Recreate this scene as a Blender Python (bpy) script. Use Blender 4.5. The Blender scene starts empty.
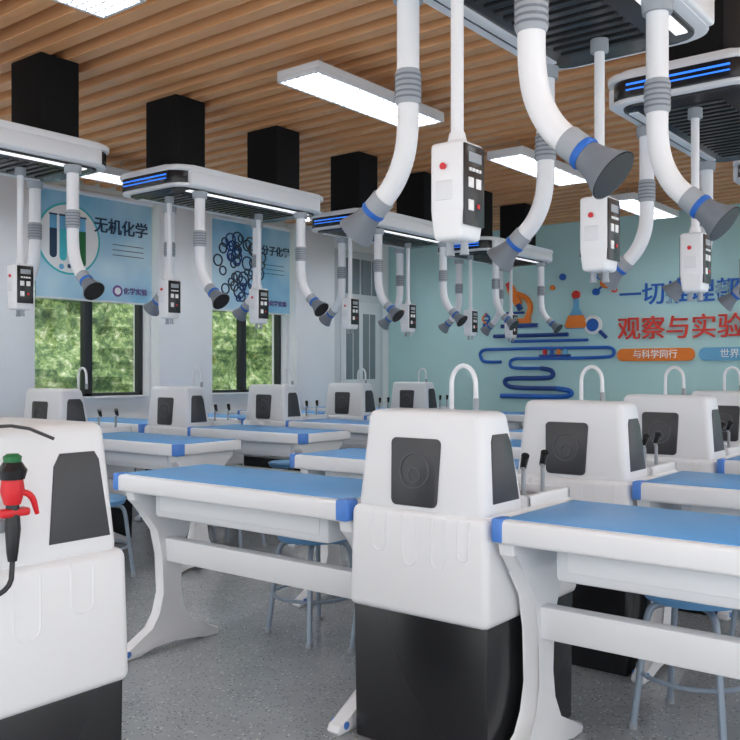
import bpy, bmesh, math, random
from mathutils import Vector, Matrix
random.seed(4)
S=bpy.context.scene
try:
    S.view_settings.view_transform='Standard'
    S.view_settings.look='None'
except Exception as e: print(e)

# ---------------------------------------------------------------- materials
def lin(c):
    return tuple((x/255/12.92 if x/255<=0.04045 else ((x/255+0.055)/1.055)**2.4) for x in c)
def M(name,rgb,rough=0.4,metal=0.0,emis=0,spec=0.5,nscale=3,tint=.01):
    m=bpy.data.materials.new(name); m.use_nodes=True
    nt=m.node_tree; b=nt.nodes['Principled BSDF']
    c=lin(rgb)
    b.inputs['Base Color'].default_value=(*c,1)
    b.inputs['Roughness'].default_value=rough
    b.inputs['Metallic'].default_value=metal
    b.inputs['Specular IOR Level'].default_value=spec
    if emis:
        b.inputs['Emission Color'].default_value=(*c,1)
        b.inputs['Emission Strength'].default_value=emis
        return m
    tc=nt.nodes.new('ShaderNodeTexCoord'); n=nt.nodes.new('ShaderNodeTexNoise')
    n.inputs['Scale'].default_value=nscale; n.inputs['Detail'].default_value=0
    nt.links.new(tc.outputs['Object'],n.inputs['Vector'])
    mx=nt.nodes.new('ShaderNodeMix'); mx.data_type='RGBA'
    mx.inputs[6].default_value=(*[x*(1-tint) for x in c],1); mx.inputs[7].default_value=(*[min(1,x*(1+tint)) for x in c],1)
    nt.links.new(n.outputs['Fac'],mx.inputs[0]); nt.links.new(mx.outputs[2],b.inputs['Base Color'])
    return m
white=M('white_plastic',(238,240,243),.38)
white2=M('white_metal',(228,231,235),.38)
black=M('black_gloss',(33,34,37),.24)
bmatte=M('black_matte',(24,25,27),.75,spec=.2)
panel=M('dark_panel',(62,63,67),.35)
emb=M('emblem_grey',(92,94,98),.4)
blue=M('blue_laminate',(100,168,230),.38,spec=.35)
dblue=M('blue_cap',(84,138,220),.35)
gray=M('grey_rubber',(160,166,173),.5)
dgray=M('horn_grey',(116,123,132),.45)
blueglow=M('blue_led',(50,130,255),.4,emis=.9)
lampm=M('lamp_diffuser',(250,252,255),.5,emis=22)
strip=M('rail_light',(255,255,255),.5,emis=.8)
red=M('red_plastic',(215,30,40),.35)
green=M('green_plastic',(30,110,60),.4)
stoolblue=M('stool_blue',(116,176,228),.4)
metal=M('stool_metal',(158,172,188),.35,.3)
wallw=M('wall_paint_white',(246,248,250),.7)
teal=M('wall_paint_teal',(188,226,226),.75)
framem=M('window_frame_dark',(44,47,51),.4)
doorm=M('door_grey',(214,219,222),.5)
pane=M('door_pane',(128,138,144),.15)
orange=M('orange',(240,130,40),.5)
sblue=M('sign_blue',(30,100,190),.5)
navy=M('sign_navy',(24,66,140),.5)
sred=M('sign_red',(222,58,42),.5)
paleb=M('sign_pale_blue',(110,180,220),.5)
signw=M('sign_white',(250,250,250),.5)
ink=M('ink_dark',(30,60,90),.5)
purple=M('logo_purple',(120,80,150),.5)
cyan=M('poster_cyan',(70,190,200),.5)
fan=M('vent_black',(28,29,32),.35)

def floor_mat():
    m=bpy.data.materials.new('terrazzo'); m.use_nodes=True; nt=m.node_tree; b=nt.nodes['Principled BSDF']
    tc=nt.nodes.new('ShaderNodeTexCoord')
    v=nt.nodes.new('ShaderNodeTexVoronoi'); v.inputs['Scale'].default_value=56
    v2=nt.nodes.new('ShaderNodeTexVoronoi'); v2.inputs['Scale'].default_value=40
    n=nt.nodes.new('ShaderNodeTexNoise'); n.inputs['Scale'].default_value=6
    for x in (v,v2,n): nt.links.new(tc.outputs['Object'],x.inputs['Vector'])
    def ramp(src,stops):
        r=nt.nodes.new('ShaderNodeValToRGB')
        r.color_ramp.elements[0].position=stops[0][0]; r.color_ramp.elements[0].color=(*stops[0][1],1)
        r.color_ramp.elements[1].position=stops[1][0]; r.color_ramp.elements[1].color=(*stops[1][1],1)
        nt.links.new(src,r.inputs['Fac']); return r
    base=ramp(n.outputs['Fac'],[(.3,lin((152,157,160))),(.7,lin((162,167,170)))])
    def mix(a,bcol,fac):
        mx=nt.nodes.new('ShaderNodeMix'); mx.data_type='RGBA'
        nt.links.new(fac,mx.inputs[0]); nt.links.new(a,mx.inputs[6]); mx.inputs[7].default_value=(*bcol,1)
        return mx.outputs[2]
    f1=ramp(v.outputs['Distance'],[(.20,(1,1,1)),(.25,(0,0,0))])
    f2=ramp(v2.outputs['Distance'],[(.15,(1,1,1)),(.19,(0,0,0))])
    c=mix(base.outputs['Color'],lin((106,110,113)),f1.outputs['Color'])
    c=mix(c,lin((204,207,207)),f2.outputs['Color'])
    nt.links.new(c,b.inputs['Base Color']); b.inputs['Roughness'].default_value=.2
    return m
def wood_mat(name,c1,c2):
    m=bpy.data.materials.new(name); m.use_nodes=True; nt=m.node_tree; b=nt.nodes['Principled BSDF']
    tc=nt.nodes.new('ShaderNodeTexCoord'); mp=nt.nodes.new('ShaderNodeMapping'); mp.inputs['Scale'].default_value=(1.2,14,14)
    n=nt.nodes.new('ShaderNodeTexNoise'); n.inputs['Scale'].default_value=3; n.inputs['Detail'].default_value=5
    r=nt.nodes.new('ShaderNodeValToRGB'); r.color_ramp.elements[0].color=(*lin(c1),1); r.color_ramp.elements[1].color=(*lin(c2),1)
    r.color_ramp.elements[0].position=.3; r.color_ramp.elements[1].position=.7
    nt.links.new(tc.outputs['Object'],mp.inputs['Vector']); nt.links.new(mp.outputs['Vector'],n.inputs['Vector'])
    nt.links.new(n.outputs['Fac'],r.inputs['Fac']); nt.links.new(r.outputs['Color'],b.inputs['Base Color'])
    b.inputs['Roughness'].default_value=.5
    return m
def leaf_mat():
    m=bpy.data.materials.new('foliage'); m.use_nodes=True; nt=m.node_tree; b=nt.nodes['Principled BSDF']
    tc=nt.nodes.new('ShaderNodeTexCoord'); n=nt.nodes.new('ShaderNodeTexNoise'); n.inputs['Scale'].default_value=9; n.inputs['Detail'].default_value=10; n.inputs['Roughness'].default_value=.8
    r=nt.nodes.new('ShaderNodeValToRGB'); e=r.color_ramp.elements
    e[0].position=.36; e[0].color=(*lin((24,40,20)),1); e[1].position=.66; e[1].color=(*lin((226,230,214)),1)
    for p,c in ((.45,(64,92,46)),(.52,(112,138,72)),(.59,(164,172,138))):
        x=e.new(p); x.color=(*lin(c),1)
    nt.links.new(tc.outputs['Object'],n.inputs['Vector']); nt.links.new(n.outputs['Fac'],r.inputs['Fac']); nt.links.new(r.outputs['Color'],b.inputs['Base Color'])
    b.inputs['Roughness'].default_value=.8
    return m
def glass_mat():
    m=bpy.data.materials.new('window_glass'); m.use_nodes=True; nt=m.node_tree
    for n in list(nt.nodes): nt.nodes.remove(n)
    o=nt.nodes.new('ShaderNodeOutputMaterial'); t=nt.nodes.new('ShaderNodeBsdfTransparent'); g=nt.nodes.new('ShaderNodeBsdfGlossy'); g.inputs['Roughness'].default_value=.02
    mx=nt.nodes.new('ShaderNodeMixShader'); mx.inputs[0].default_value=.06
    nt.links.new(t.outputs[0],mx.inputs[1]); nt.links.new(g.outputs[0],mx.inputs[2]); nt.links.new(mx.outputs[0],o.inputs[0])
    return m
def poster_mat():
    m=bpy.data.materials.new('poster_print'); m.use_nodes=True; nt=m.node_tree; b=nt.nodes['Principled BSDF']
    tc=nt.nodes.new('ShaderNodeTexCoord'); n=nt.nodes.new('ShaderNodeTexNoise'); n.inputs['Scale'].default_value=1.6
    r=nt.nodes.new('ShaderNodeValToRGB'); e=r.color_ramp.elements
    e[0].position=.3; e[0].color=(*lin((124,192,226)),1); e[1].position=.7; e[1].color=(*lin((214,240,250)),1)
    nt.links.new(tc.outputs['Object'],n.inputs['Vector']); nt.links.new(n.outputs['Fac'],r.inputs['Fac']); nt.links.new(r.outputs['Color'],b.inputs['Base Color'])
    b.inputs['Roughness'].default_value=.7
    return m
terr=floor_mat(); woodm=wood_mat('slat_wood',(228,168,116),(238,182,132)); woodd=wood_mat('slat_backing',(72,44,27),(84,53,33))
leaf=leaf_mat(); glass=glass_mat(); posterm=poster_mat()

# ---------------------------------------------------------------- builder
class B:
    def __init__(s): s.v=[]; s.f=[]; s.m=[]; s.mats=[]
    def mi(s,mat):
        if mat not in s.mats: s.mats.append(mat)
        return s.mats.index(mat)
    def raw(s,vs,fs,mat):
        o=len(s.v); s.v+= [tuple(v) for v in vs]; k=s.mi(mat)
        for f in fs: s.f.append([i+o for i in f]); s.m.append(k)
    def bm(s,b,mat,mx=None):
        if mx is not None: b.transform(mx)
        bmesh.ops.recalc_face_normals(b,faces=b.faces)
        b.verts.index_update()
        s.raw([v.co[:] for v in b.verts],[[v.index for v in f.verts] for f in b.faces],mat); b.free()
    def hexa(s,p8,mat,bev=0,seg=2):
        b=bmesh.new(); vs=[b.verts.new(p) for p in p8]
        for f in ((0,3,2,1),(4,5,6,7),(0,1,5,4),(1,2,6,5),(2,3,7,6),(3,0,4,7)): b.faces.new([vs[i] for i in f])
        if bev: bmesh.ops.bevel(b,geom=list(b.edges),offset=bev,segments=seg,affect='EDGES',profile=.5)
        s.bm(b,mat)
    def box(s,x0,x1,y0,y1,z0,z1,mat,bev=0,seg=2):
        s.hexa([(x0,y0,z0),(x1,y0,z0),(x1,y1,z0),(x0,y1,z0),(x0,y0,z1),(x1,y0,z1),(x1,y1,z1),(x0,y1,z1)],mat,bev,seg)
    def frus(s,a,z0,c,z1,mat,bev=0,seg=3):
        s.hexa([(a[0],a[2],z0),(a[1],a[2],z0),(a[1],a[3],z0),(a[0],a[3],z0),(c[0],c[2],z1),(c[1],c[2],z1),(c[1],c[3],z1),(c[0],c[3],z1)],mat,bev,seg)
    def prism(s,pts,vec,mat,bev=0):
        b=bmesh.new(); v1=[b.verts.new(p) for p in pts]; v2=[b.verts.new(Vector(p)+Vector(vec)) for p in pts]
        b.faces.new(v1); b.faces.new(v2[::-1]); n=len(pts)
        for i in range(n): b.faces.new([v1[i],v2[i],v2[(i+1)%n],v1[(i+1)%n]])
        if bev:
            ed=[e for e in b.edges if len(e.link_faces)==2 and any(len(f.verts)==n for f in e.link_faces)]
            bmesh.ops.bevel(b,geom=ed,offset=bev,segments=2,affect='EDGES',profile=.5)
        s.bm(b,mat)
    def tube(s,path,r,mat,n=14,cap=True,smooth=0):
        P=[Vector(p) for p in path]; R=list(r) if hasattr(r,'__len__') else [r]*len(P)
        for _ in range(smooth):
            NP=[P[0]]; NR=[R[0]]
            for i in range(len(P)-1):
                NP+=[P[i].lerp(P[i+1],.25),P[i].lerp(P[i+1],.75)]; NR+=[R[i]*.75+R[i+1]*.25,R[i]*.25+R[i+1]*.75]
            NP.append(P[-1]); NR.append(R[-1]); P,R=NP,NR
        t=[]
        for i in range(len(P)):
            a=P[max(0,i-1)]; c=P[min(len(P)-1,i+1)]; d=(c-a)
            t.append(d.normalized() if d.length>1e-9 else Vector((0,0,1)))
        u=t[0].orthogonal().normalized(); vs=[]; fs=[]
        for i in range(len(P)):
            u=(u-t[i]*u.dot(t[i])).normalized(); w=t[i].cross(u)
            for k in range(n):
                a=2*math.pi*k/n; vs.append(P[i]+(u*math.cos(a)+w*math.sin(a))*R[i])
        for i in range(len(P)-1):
            for k in range(n): fs.append([i*n+k,i*n+(k+1)%n,(i+1)*n+(k+1)%n,(i+1)*n+k])
        if cap: fs.append(list(range(n))[::-1]); fs.append([(len(P)-1)*n+k for k in range(n)])
        s.raw(vs,fs,mat)
    def mesh(s,name):
        me=bpy.data.meshes.new(name); me.from_pydata(s.v,[],s.f)
        for m in s.mats: me.materials.append(m)
        me.polygons.foreach_set('material_index',s.m)
        me.polygons.foreach_set('use_smooth',[True]*len(s.f))
        me.update()
        try: me.set_sharp_from_angle(angle=math.radians(35))
        except Exception as e: print(e)
        return me
    def obj(s,name,loc=(0,0,0),rz=0):
        return place(s.mesh(name),name,loc,rz)
def place(me,name,loc=(0,0,0),rz=0):
    o=bpy.data.objects.new(name,me); S.collection.objects.link(o); o.location=loc; o.rotation_euler=(0,0,rz); return o
def rrect(cx,cz,w,h,r,seg=5,wt=None):
    pts=[]; wt=wt or w
    for (sx,sz,a0,ww) in ((1,1,0,wt),(-1,1,90,wt),(-1,-1,180,w),(1,-1,270,w)):
        for i in range(seg+1):
            a=math.radians(a0+90*i/seg); pts.append((cx+sx*(ww/2-r)+r*math.cos(a),cz+sz*(h/2-r)+r*math.sin(a)))
    return pts

# ---------------------------------------------------------------- room shell
XL,YB,ZC=-7.2,9.6,2.95
b=B(); b.box(-7.5,2.6,-1.2,9.9,-.1,0,terr); b.obj('floor')
b=B()
b.box(-7.5,2.6,-1.2,9.9,3.06,3.14,woodd)
y=-1.15
while y<9.5:
    b.box(-7.15,2.6,y,y+.088,ZC,3.07,woodm,.003,1); y+=.18
b.obj('ceiling')
b=B()
wins=[(2.26,3.5),(4.3,5.56),(6.34,7.56)]
SZ=.95
b.box(-7.42,XL,-1.2,9.59,0,SZ,wallw)
b.box(-7.42,XL,-1.2,9.59,2.9,3.06,wallw)
piers=[(-1.2,2.26),(3.5,4.3),(5.56,6.34),(7.56,9.59)]
for a,c in piers: b.box(-7.42,XL,a,c,SZ,2.9,wallw)
b.obj('wall_left')
for i,(a,c) in enumerate([(3.55,4.25),(5.6,6.3),(7.6,8.3)]):
    b=B(); b.box(XL,-7.06,a,c,0,2.95,wallw,.008); b.obj('wall_left_pier_%d'%(i+1))  # projecting white piers of the left wall, beside the windows
b=B(); b.box(-7.42,2.6,YB,YB+.2,0,3.06,teal); b.obj('wall_back')
b=B(); b.box(-7.1,2.6,YB-.02,YB,0,.1,framem); b.obj('baseboard_back')
b=B()
for i,(a,c) in enumerate([(-1.2,3.55),(4.25,5.6),(6.3,7.6)]): b.box(XL,XL+.015,a,c,0,.1,doorm)
b.obj('baseboard_left')
for i,(a,c) in enumerate(wins):
    b=B(); x0,x1=-7.34,-7.27
    for (p,q,r_,s_) in ((a,c,SZ,SZ+.05),(a,c,2.85,2.9),(a,a+.05,SZ,2.9),(c-.05,c,SZ,2.9),((a+c)/2-.045,(a+c)/2+.045,SZ,2.9)):
        b.box(x0,x1,p,q,r_,s_,framem,.004)
    b.box(-7.31,-7.305,a,c,SZ,2.9,glass)
    b.box(-7.3,-7.12,a+.01,c-.01,SZ,SZ+.02,white)
    b.obj('window_%d'%(i+1))
b=B()
X=XL+.002
b.box(X,X+.05,8.4,9.4,0,2.75,doorm,.006)
b.box(X+.05,X+.07,8.5,9.3,.02,2.1,white2,.006)
for (p,q,r_,s_) in ((8.6,8.86,1.1,1.95),(8.94,9.2,1.1,1.95),(8.5,8.87,2.2,2.65),(8.93,9.3,2.2,2.65)):
    b.box(X+.05,X+.075,p,q,r_,s_,pane,.004)
    b.box(X+.075,X+.08,(p+q)/2-.006,(p+q)/2+.006,r_,s_,doorm)
b.tube([(X+.07,8.56,1.0),(X+.12,8.56,1.0),(X+.12,8.66,1.0)],.012,gray)
b.obj('door_1')

# outdoors
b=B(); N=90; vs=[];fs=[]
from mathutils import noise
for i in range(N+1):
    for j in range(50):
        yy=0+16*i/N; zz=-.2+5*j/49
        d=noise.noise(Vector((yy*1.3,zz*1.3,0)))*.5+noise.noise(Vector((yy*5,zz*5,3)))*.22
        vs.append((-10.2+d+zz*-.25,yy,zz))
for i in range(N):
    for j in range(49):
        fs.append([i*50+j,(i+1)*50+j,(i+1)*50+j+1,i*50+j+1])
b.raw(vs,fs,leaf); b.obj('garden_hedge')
b=B(); b.box(-14,-7.5,-3,17,-.25,-.12,M('lawn',(90,130,60),.9)); b.obj('ground_lawn')

# ---------------------------------------------------------------- lamps
lp=B()
lp.box(-.15,.15,0,1.2,0,.045,white2,.006)
lp.box(-.135,.135,.015,1.185,-.004,.006,lampm)
for yy in [.015+.045*i for i in range(1,26)]: lp.box(-.135,.135,yy-.006,yy+.006,-.014,-.004,white2)
for k in range(-5,6,2): lp.box(k*.0225-.006,k*.0225+.006,.015,1.185,-.014,-.004,white2)
for x0,x1,y0,y1 in ((-.15,-.133,0,1.2),(.133,.15,0,1.2),(-.15,.15,0,.017),(-.15,.15,1.183,1.2)): lp.box(x0,x1,y0,y1,-.018,.01,white2,.002)
for yy in (.2,1.0): lp.tube([(0,yy,.04),(0,yy,.148)],.003,gray,6)
me=lp.mesh('ceiling_light_panel')
for x in (-3.2,.2):  # the right-hand row is out of view, added for its light
    for y in (-1.0,1.15,3.45,5.68,7.8): place(me,'ceiling_light_panel',(x,y,2.80))
for y in (1.15,3.45,5.68,7.8): place(me,'ceiling_light_panel',(-6.1,y,2.80))  # extra panel row, added to brighten the left wall and far side

# ---------------------------------------------------------------- sink unit
def sink(hd=.22,full=False):
    b=B()
    b.frus((-.252,.252,.012,.60),0,(-.256,.256,.008,.605),.45,black,.01)
    b.frus((-.268,.268,-.008,.62),.44,(-.262,.262,0,.61),.775,white,.025,4)
    b.frus((-.25,.25,.015,hd+.05),.76,(-.218,.218,.035,hd-.01),1.09,white,.028,4)
    fx=lambda z:.015+(z-.76)/.33*.02
    def frontpt(x,z,o): return (x,fx(z)-o,z)
    pts=rrect(-.015,.895,.175,.215,.018,wt=.19)
    b.prism([frontpt(x,z,.006) for x,z in pts],(0,.012,0),panel,.002)
    c=[(-.015+.055*math.cos(a),.90+.055*math.sin(a)) for a in [2*math.pi*k/28 for k in range(28)]]
    b.tube([frontpt(x,z,.007) for x,z in c+c[:1]],.0028,emb,6,False)
    c=[(-.015+.022*math.cos(a),.885+.022*math.sin(a)) for a in [2*math.pi*k/20 for k in range(20)]]
    b.tube([frontpt(x,z,.007) for x,z in c+c[:1]],.0025,emb,6,False)
    for sg in (1,-1):
        sx=lambda z:sg*(.25-(z-.76)/.33*.032)
        y0,y1=.065,hd-.005
        if full: y0,y1=.045,.20
        q=[(y0-.002,.81),(y1+.01,.81),(y1-.012,.99),(y1-.03,1.02),(y0+.03,1.02),(y0+.018,1.0)]
        b.prism([(sx(z)+sg*.004,y,z) for y,z in q],(-sg*.010,0,0),panel,.003)
    for cx,w,dz in ((-.14,.05,.10),(-.02,.055,.13),(.09,.05,.13),(.18,.04,.10)):
        p=[(cx-w/2,0,.76)]+[(cx+w/2*math.cos(a),0,.76-dz-w/2*math.sin(a)*1.0) for a in [math.pi-math.pi*k/8 for k in range(9)]]+[(cx+w/2,0,.76)]
        b.tube([(x,-.0005-(.775-z)*.024,z) for x,_,z in p],.003,white,6)
        for sg in (1,-1):
            b.tube([(sg*(.2612+(.775-z)*.018),.3+x*1.2,z) for x,_,z in p],.003,white,6)
    if not full:
        y0,y1=hd+.07,.6
        b.box(-.245,.245,y0,y0+.02,.77,.81,white,.006); b.box(-.245,.245,y1-.02,y1,.77,.81,white,.006)
        b.box(-.245,-.225,y0,y1,.77,.81,white,.006); b.box(.225,.245,y0,y1,.77,.81,white,.006)
        b.box(-.225,.225,y0+.02,y1-.02,.772,.782,gray)
        b.tube([(0,.47,.782),(0,.47,.788)],.03,panel,16)
        arc=[(-.07-.05*math.cos(a),.40,1.17+.065*math.sin(a)) for a in [math.pi*k/12 for k in range(13)]]
        b.tube([(-.12,.40,.80),(-.12,.40,.86)],.02,white,14)
        b.tube([(-.12,.40,.82),(-.12,.40,1.1)]+arc+[(-.018,.40,1.11)],.0088,white,12)
        b.tube([(-.018,.40,1.12),(-.018,.40,1.08)],.011,gray,12)
        for tx,ty in ((.19,.36),(.19,.5)):
            b.tube([(tx,ty,.80),(tx,ty,.88),(tx-.02,ty+.03,.90)],.008,gray,8)
            b.tube([(tx-.015,ty+.025,.89),(tx+.01,ty-.005,.935)],[.011,.014],black,10)
    return b
me_s=sink().mesh('lab_sink_unit')
PITCH=1.09; Y0=2.27
C1,C2=-1.60,-5.55
for k in range(6): place(me_s,'lab_sink_unit',(C1,Y0+PITCH*k,0))
for k in range(0,6): place(me_s,'lab_sink_unit',(C2,Y0+PITCH*k,0))
o=sink(.5,True).obj('lab_sink_cabinet',(-2.105,1.365,0),math.pi)

# eyewash nozzle
b=B()
b.box(-.03,.0,-.02,.02,.86,.89,gray,.006)
b.tube([(.02,0,.80),(.02,0,.82),(.022,0,.87),(.02,0,.93)],[.010,.013,.017,.014],black,14)
b.tube([(.02,0,.925),(.02,0,.955),(.02,0,.985)],[.018,.026,.022],red,16)
b.tube([(.02,0,.98),(.02,0,1.0),(.02,0,1.018)],[.026,.032,.02],black,16)
b.tube([(.02,0,1.015),(.02,0,1.03),(.02,0,1.036)],[.018,.020,.012],green,16)
b.tube([(.03,.005,.955),(.04,.035,.945),(.036,.05,.90)],[.006,.008,.005],red,10,smooth=2)
b.box(.006,.036,-.034,.036,.898,.916,red,.006)
b.tube([(.02,0,.80),(.03,-.01,.74),(.01,-.08,.72),(.0,-.12,.77)],.006,black,8,smooth=2)
b.tube([(-.03,-.12,1.075),(-.03,-.05,1.094),(-.03,.05,1.094),(-.01,.12,1.06)],.004,panel,8,smooth=1)
b.obj('eyewash_spray_gun',(-1.83,1.035,0))

# ---------------------------------------------------------------- desks
def desk(L=1.2,D=.52,lx=(.06,.115)):
    b=B()
    b.box(.0,L,.0,.05,.706,.778,white,.012,3)
    b.box(.0,.05,.04,D,.715,.778,white,.010,3)
    b.box(L-.05,L,.04,D,.715,.778,white,.010,3)
    b.box(.0,L,D-.04,D,.715,.778,white,.010,3)
    b.box(.03,L-.03,.035,D-.025,.755,.781,blue,.002)
    for x0,x1 in ((-.002,.036),(L-.05,L+.002)):
        b.box(x0,x1,-.004,.06,.710,.783,dblue,.008)
    b.box(.16,L-.16,.09,D-.06,.60,.74,white2,.015)
    b.box(.2,L-.2,.085,.10,.63,.70,white,.006)
    prof=[(.02,.71),(.03,.67),(.10,.61),(.16,.53),(.185,.42),(.185,.25),(.17,.16),(.13,.10),(.02,.05),(-.03,.033),(-.04,.012),(-.03,0),(.06,0),
          (.14,.025),(.25,.04),(.36,.025),(.42,0),(.50,0),(.51,.015),(.50,.033),(.42,.055),(.33,.10),(.285,.18),(.27,.27),(.28,.44),(.33,.55),(.42,.63),(.49,.67),(.50,.71)]
    for x in (lx[0],L-lx[1]):
        b.prism([(x,y,z) for y,z in prof],(.055,0,0),white,.009)
        b.tube([(x-.003,.0,.028),(x+.058,.0,.028)],.013,dblue,14)
    b.hexa([(.05,.20,.385),(L-.05,.20,.385),(L-.05,.25,.385),(.05,.25,.385),(.05,.19,.49),(L-.05,.19,.49),(L-.05,.25,.49),(.05,.25,.49)],white,.01)
    return b
me_dl=desk(1.29,lx=(.05,.058)).mesh('lab_desk')
me_dw=desk(1.2,lx=(.05,.058)).mesh('lab_desk')
me_dr=desk(1.2,lx=(.006,.11)).mesh('lab_desk')
G=.275
for k in range(6):
    yy=Y0+PITCH*k
    place(me_dl,'lab_desk',(C1-G-1.29-.003,yy,0)); place(me_dr,'lab_desk',(C1+G+.003,yy,0))
    place(me_dw,'lab_desk',(C2-G-1.2-.003,yy,0)) ; place(me_dr,'lab_desk',(C2+G+.003,yy,0))

# stools
b=B()
b.tube([(0,0,.435),(0,0,.44),(0,0,.465),(0,0,.475),(0,0,.472),(0,0,.466)],[.10,.165,.178,.168,.14,.02],stoolblue,32)
for q in range(4):
    a=math.pi/4+q*math.pi/2; c,s_=math.cos(a),math.sin(a)
    b.tube([(c*r,s_*r,z) for r,z in ((.02,.425),(.13,.425),(.165,.40),(.18,.28),(.215,.012))],.012,metal,10,smooth=2)
    b.tube([(c*.215,s_*.215,.0),(c*.215,s_*.215,.02)],.016,gray,10)
ring=[(.187*math.cos(t),.187*math.sin(t),.19) for t in [2*math.pi*k/32 for k in range(33)]]
b.tube(ring,.008,metal,8,False)
me_t=b.mesh('lab_stool')
for k in range(6):
    yy=Y0+PITCH*k+.78
    for cx in (C1,C2):
        for off in (-1.12,-.62,.62,1.12):
            place(me_t,'lab_stool',(cx+off,yy,0),random.uniform(-.3,.3))

# ---------------------------------------------------------------- overhead rails
def rail(L=1.40,W=.66):
    b=B(); w=W/2
    def slab(w,y0,y1,r,z0,z1,mat,bev=.006):
        pts=rrect(0,(y0+y1)/2,2*w,y1-y0,r,8)
        b.prism([(x,y,z0) for x,y in pts],(0,0,z1-z0),mat,bev)
    slab(w,0,L,.12,2.44,2.475,white,.012)
    slab(w-.03,.004,L-.004,.11,2.365,2.445,black,.004)
    for sg in (1,-1):
        b.box(min(sg*w,sg*(w-.05)),max(sg*w,sg*(w-.05)),.10,L-.10,2.352,2.445,white,.014,3)
    slab(w-.02,.02,L-.02,.10,2.348,2.368,white,.006)
    slab(w-.06,.06,L-.06,.08,2.338,2.355,black,.004)
    for yy in (-.002,L-.010):
        b.box(-w+.12,w-.12,yy,yy+.012,2.412,2.420,blueglow,.002); b.box(-w+.12,w-.12,yy,yy+.012,2.390,2.396,blueglow,.002)
    for i in range(18):
        yy=.2+i*(L-.4)/17
        b.box(-w+.16,w-.2,yy-.012,yy+.012,2.332,2.340,fan)
    b.box(w-.115,w-.075,.15,L-.15,2.332,2.340,strip,.002)
    b.box(-w+.075,-w+.115,.15,L-.15,2.332,2.340,white2,.002)
    for yy in (.25,L-.25): b.box(-.15,.15,yy-.12,yy+.12,2.47,ZC,bmatte,.006)
    return b
me_r=rail().mesh('overhead_service_rail')
def arm():
    b=B()
    b.tube([(0,0,2.332),(0,0,2.29)],[.048,.044],gray,20)
    b.tube([(0,0,2.30),(0,0,2.03)],.033,white,20)
    b.tube([(0,0,2.09),(0,0,2.08),(0,0,2.0),(0,0,1.99)],[.034,.038,.038,.034],gray,20)
    for i in range(5): b.tube([(0,0,2.075-.016*i),(0,0,2.069-.016*i)],.0395,dgray,20)
    p=[(0,0,2.0),(.0,0,1.92),(.012,0,1.84),(.05,0,1.765),(.105,0,1.715)]
    b.tube(p,.032,white,20,smooth=3)
    d=Vector((.76,0,-.65)); q=Vector((.088,0,1.73))
    b.tube([q,q+d*.05],.036,gray,20)
    b.tube([q+d*.045,q+d*.055,q+d*.062],[.037,.039,.036],sblue,20)
    b.tube([q+d*.06,q+d*.08,q+d*.11,q+d*.135,q+d*.142],[.034,.037,.046,.058,.060],dgray,28,False)
    b.tube([q+d*.142,q+d*.12,q+d*.09],[.057,.044,.03],black,28)
    return b
me_a=arm().mesh('fume_extraction_arm')
def ctrl():
    b=B()
    b.tube([(0,0,2.332),(0,0,1.8)],.017,white,14)
    b.tube([(0,0,2.332),(0,0,2.29)],.03,gray,14)
    b.tube([(0,0,1.83),(0,0,1.79)],[.02,.03],white,14)
    b.frus((-.042,.042,-.05,.05),1.55,(-.05,.05,-.055,.055),1.63,white,.012,3)
    b.box(-.05,.05,-.055,.055,1.61,1.80,white,.014,3)
    b.box(.046,.053,-.048,.048,1.585,1.79,black,.003)
    b.box(.052,.055,-.03,.03,1.745,1.77,gray,.001)
    for i in range(4): b.box(.053,.056,-.028+.015*i,-.018+.015*i,1.722,1.730,signw)
    b.box(.052,.056,-.032,-.008,1.68,1.706,signw,.002); b.box(.052,.056,.004,.028,1.68,1.706,signw,.002)
    b.box(.052,.056,-.032,-.008,1.622,1.65,signw,.002); b.box(.052,.056,.010,.022,1.63,1.642,red,.002)
    b.box(-.053,-.046,-.042,.042,1.60,1.785,black,.003)
    b.tube([(-.005,-.052,1.735),(-.005,-.062,1.735)],[.007,.009],red,14)
    b.box(-.03,.02,-.058,-.052,1.65,1.70,white2,.003)
    for x in (-.022,.022): b.tube([(x,0,1.56),(x,0,1.535),(x,0,1.515)],[.012,.010,.013],gray,12)
    return b
me_c=ctrl().mesh('hanging_socket_box')
def railset(cx,ys,ro,lo,co):
    for y in ys:
        place(me_r,'overhead_service_rail',(cx,y,0))
        for oy in ro: place(me_a,'fume_extraction_arm',(cx+.27,y+oy,0),0)
        for oy in lo: place(me_a,'fume_extraction_arm',(cx-.27,y+oy,0),math.pi)
        for oy in co: place(me_c,'hanging_socket_box',(cx,y+oy,0))
railset(-1.22,[1.68,3.56,5.42,7.25],(.13,.93),(.40,1.27),(.24,1.13))
railset(-4.5,[-.05,1.62,3.45,5.28,7.12],(.22,1.15),(.42,1.25),(.2,1.0))

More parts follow.
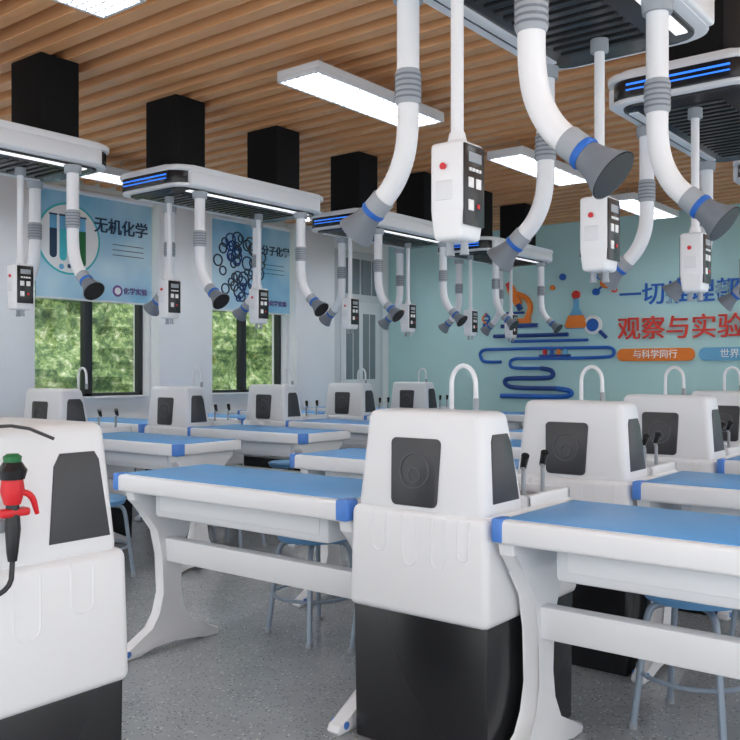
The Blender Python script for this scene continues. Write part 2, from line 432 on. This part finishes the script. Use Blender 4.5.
# ---------------------------------------------------------------- text + signage
def text(name,body,loc,size,mat,rot,parent=None,ext=.004,bold=0,al='CENTER'):
    c=bpy.data.curves.new(name,'FONT'); c.body=body; c.size=size; c.extrude=ext; c.align_x=al; c.align_y='CENTER'; c.offset=bold
    o=bpy.data.objects.new(name,c); S.collection.objects.link(o); o.location=loc; o.rotation_euler=rot
    c.materials.append(mat)
    if parent: o.parent=parent
    return o
RX=(math.pi/2,0,math.pi/2); RB=(math.pi/2,0,0)
def poster(a,c,title,kind):
    X=-7.13; b=B()
    b.box(X-.008,X,a,c,1.87,2.87,posterm)
    b.tube([(X-.01,a-.01,2.87),(X-.01,c+.01,2.87)],.03,white,14)
    b.tube([(X-.004,a,1.87),(X-.004,c,1.87)],.01,white,10)
    def disc(cy,cz,r,mat,o=.003,n=40):
        b.prism([(X,cy+r*math.cos(t),cz+r*math.sin(t)) for t in [2*math.pi*k/n for k in range(n)]],(o,0,0),mat)
    if kind==0:
        disc(a+.33,2.42,.33,cyan,.002); disc(a+.33,2.42,.31,signw,.004)
        for i,m in enumerate((ink,cyan,red,green)):
            yy=a+.13+.10*i; zb=2.27-.02*i
            pt=[(yy+.036+.036*math.cos(t),zb+.036*math.sin(t)) for t in [math.pi+math.pi*k/8 for k in range(9)]]
            b.prism([(X+.003,p,q) for p,q in pt+[(yy+.072,2.50),(yy,2.50)]],(.005,0,0),m)
            b.box(X+.003,X+.007,yy,yy+.072,2.50,2.62,paleb,.002); b.box(X+.003,X+.009,yy-.006,yy+.078,2.62,2.635,ink,.001)
        disc(a+.33,2.17,.02,ink,.006); disc(a+.4,2.15,.03,cyan,.006); disc(a+.25,2.16,.025,paleb,.006)
    else:
        for i in range(46):
            t=random.uniform(0,6.28); rr=.36*math.sqrt(random.random()); cy=a+.43+rr*math.cos(t); cz=2.38+rr*1.05*math.sin(t); r=random.uniform(.03,.08)
            pts=[(X+.004,cy+r*math.cos(u),cz+r*math.sin(u)) for u in [2*math.pi*k/16 for k in range(17)]]
            b.tube(pts,.009,random.choice((ink,ink,navy,panel)),6,False)
    disc(a+(c-a)*.68,1.98,.055,purple); disc(a+(c-a)*.68,1.98,.035,signw,.005)
    for i in range(3): b.box(X,X+.003,c-.46,c-.10,2.42-.05*i,2.426-.05*i,ink)
    o=b.obj('wall_poster')
    tx=c-.36 if kind==0 else c-.24
    text('title',title,(X+.006,tx,2.58),.155 if kind==0 else .115,ink,RX,o,bold=.002)
    text('caption','化学实验',(X+.006,c-.2,1.98),.07,purple,RX,o)
poster(4.30,5.56,'无机化学',0)
poster(6.34,7.56,'分子化学',1)
poster(2.26,3.50,'有机化学',1)

sign=bpy.data.objects.new('wall_slogan_sign',None); S.collection.objects.link(sign)
Yf=YB-.012
text('line_top','一切推理都必须从',(-3.93,Yf,2.05),.265,sblue,RB,sign,.010,.002,'LEFT')
text('line_main','观察与实验中得来',(-3.95,Yf,1.67),.275,sred,RB,sign,.010,.002,'LEFT')
b=B()
def pill(x0,x1,z0,z1,mat):
    b.prism([(x,YB,z) for x,z in rrect((x0+x1)/2,(z0+z1)/2,x1-x0,z1-z0,(z1-z0)/2-.002,8)],(0,-.02,0),mat)
pill(-3.95,-3.08,1.32,1.46,orange); pill(-3.04,-2.0,1.32,1.46,paleb)
o=b.obj('pills'); o.parent=sign
text('caption_left','与科学同行',(-3.515,YB-.022,1.39),.10,signw,RB,sign,.002,.001)
text('caption_right','世界充满奥秘',(-2.52,YB-.022,1.39),.10,signw,RB,sign,.002,.001)

b=B()
def ln(p,r=.022,mat=navy,sm=2): b.tube([(x,YB-.02,z) for x,z in p],r,mat,10,True,sm)
ln([(-5.75,1.42),(-5.72,1.47),(-5.6,1.48),(-4.2,1.48),(-4.0,1.48),(-3.98,1.40),(-4.05,1.36),(-5.1,1.36),(-5.3,1.36),(-5.33,1.28),(-5.28,1.24),(-4.9,1.24)],.02,sblue)
ln([(-5.75,1.42),(-5.72,1.33),(-5.6,1.32),(-5.45,1.32)],.02,sblue)
ln([(-5.55,1.64),(-4.7,1.64),(-4.55,1.64)],.024,navy)
ln([(-5.3,1.57),(-4.7,1.57),(-4.3,1.57)],.018,sblue)
ln([(-4.9,1.24),(-4.75,1.22),(-4.74,1.14),(-4.85,1.12),(-5.3,1.12),(-5.4,1.10),(-5.38,1.03),(-5.25,1.0),(-4.7,1.0)],.028,navy)
ln([(-5.45,.9),(-5.1,.9),(-4.6,.9),(-4.5,.93),(-4.52,.98),(-4.7,1.0)],.03,sblue)
def poly(p,mat,t=.03): b.prism([(x,YB,z) for x,z in p],(0,-t,0),mat,.004)
def tr(p,cx,cz,a=0,s=1):
    ca,sa=math.cos(a),math.sin(a); return [(cx+s*(x*ca-z*sa),cz+s*(x*sa+z*ca)) for x,z in p]
def rc(cx,cz,w,h,a,mat,t=.03): poly(tr([(-w/2,-h/2),(w/2,-h/2),(w/2,h/2),(-w/2,h/2)],cx,cz,a),mat,t)
def disc(cx,cz,r,mat,t=.03): poly([(cx+r*math.cos(u),cz+r*math.sin(u)) for u in [2*math.pi*k/28 for k in range(28)]],mat,t)
mx,mz=-5.2,2.03
rc(mx,mz-.27,.5,.05,0,navy); rc(mx-.02,mz-.21,.36,.06,0,orange)
b.tube([(mx-.02,YB-.02,mz+.12),(mx+.12,YB-.02,mz+.06),(mx+.17,YB-.02,mz-.06),(mx+.1,YB-.02,mz-.2)],.035,orange,12,True,2)
rc(mx-.06,mz+.1,.1,.26,.5,orange,.04); rc(mx-.125,mz+.225,.07,.09,.5,sred,.045); rc(mx+.01,mz-.04,.06,.08,.5,navy,.045); rc(mx-.05,mz-.11,.24,.03,0,navy)
for s_ in (1,-1): ln([(-5.66+s_*.06*math.sin(t*1.3),1.68+.05*t) for t in range(6)],.012,orange if s_>0 else sblue)
for t in range(5): ln([(-5.71,1.70+.048*t),(-5.61,1.70+.048*t)],.008,navy,0)
poly(tr([(-.03,.18),(.03,.18),(.03,.06),(.15,-.14),(.12,-.18),(-.12,-.18),(-.15,-.14),(-.03,.06)],-4.45,1.88),paleb)
poly(tr([(-.09,-.02),(.09,-.02),(.14,-.14),(.11,-.17),(-.11,-.17),(-.14,-.14)],-4.45,1.88),orange,.036)
disc(-4.45,2.1,.05,sred); disc(-4.24,1.74,.11,signw); disc(-4.24,1.74,.075,sblue,.035); rc(-4.12,1.63,.04,.12,.8,navy)
for i,m in enumerate((red,sblue,orange,paleb)): rc(-4.85+.09*i,1.42,.04,.13,0,m,.035)
rc(-4.72,1.39,.4,.03,0,navy,.04)
for (x,z,r,m) in ((-4.08,2.22,.065,orange),(-3.92,2.31,.045,sred),(-4.22,2.31,.04,paleb),(-4.2,2.12,.04,sblue),(-3.98,2.13,.03,sred)): disc(x,z,r,m,.045)
for (x,z) in ((-3.92,2.31),(-4.22,2.31),(-4.2,2.12),(-3.98,2.13)): ln([(-4.08,2.22),(x,z)],.012,sblue,0)
disc(-4.75,2.2,.03,orange); disc(-4.62,2.32,.04,sblue); disc(-4.88,2.02,.02,sred)
b.obj('wall_science_mural')

# ---------------------------------------------------------------- light
w=bpy.data.worlds.new('World'); S.world=w; w.use_nodes=True
w.node_tree.nodes['Background'].inputs[0].default_value=(.94,.97,1,1); w.node_tree.nodes['Background'].inputs[1].default_value=1.6
sd=bpy.data.lights.new('sun','SUN'); sd.energy=3.0; sd.angle=.05; so=bpy.data.objects.new('sun',sd); S.collection.objects.link(so)
so.rotation_euler=Vector((.75,-.25,.95)).to_track_quat('Z','Y').to_euler()
# camera
cd=bpy.data.cameras.new('camera'); cd.sensor_width=36; cd.lens=879/740*36; cd.clip_start=.05
co=bpy.data.objects.new('camera',cd); S.collection.objects.link(co)
co.location=(0,0,1.22); co.rotation_euler=(math.pi/2,0,math.radians(38.1)); S.camera=co
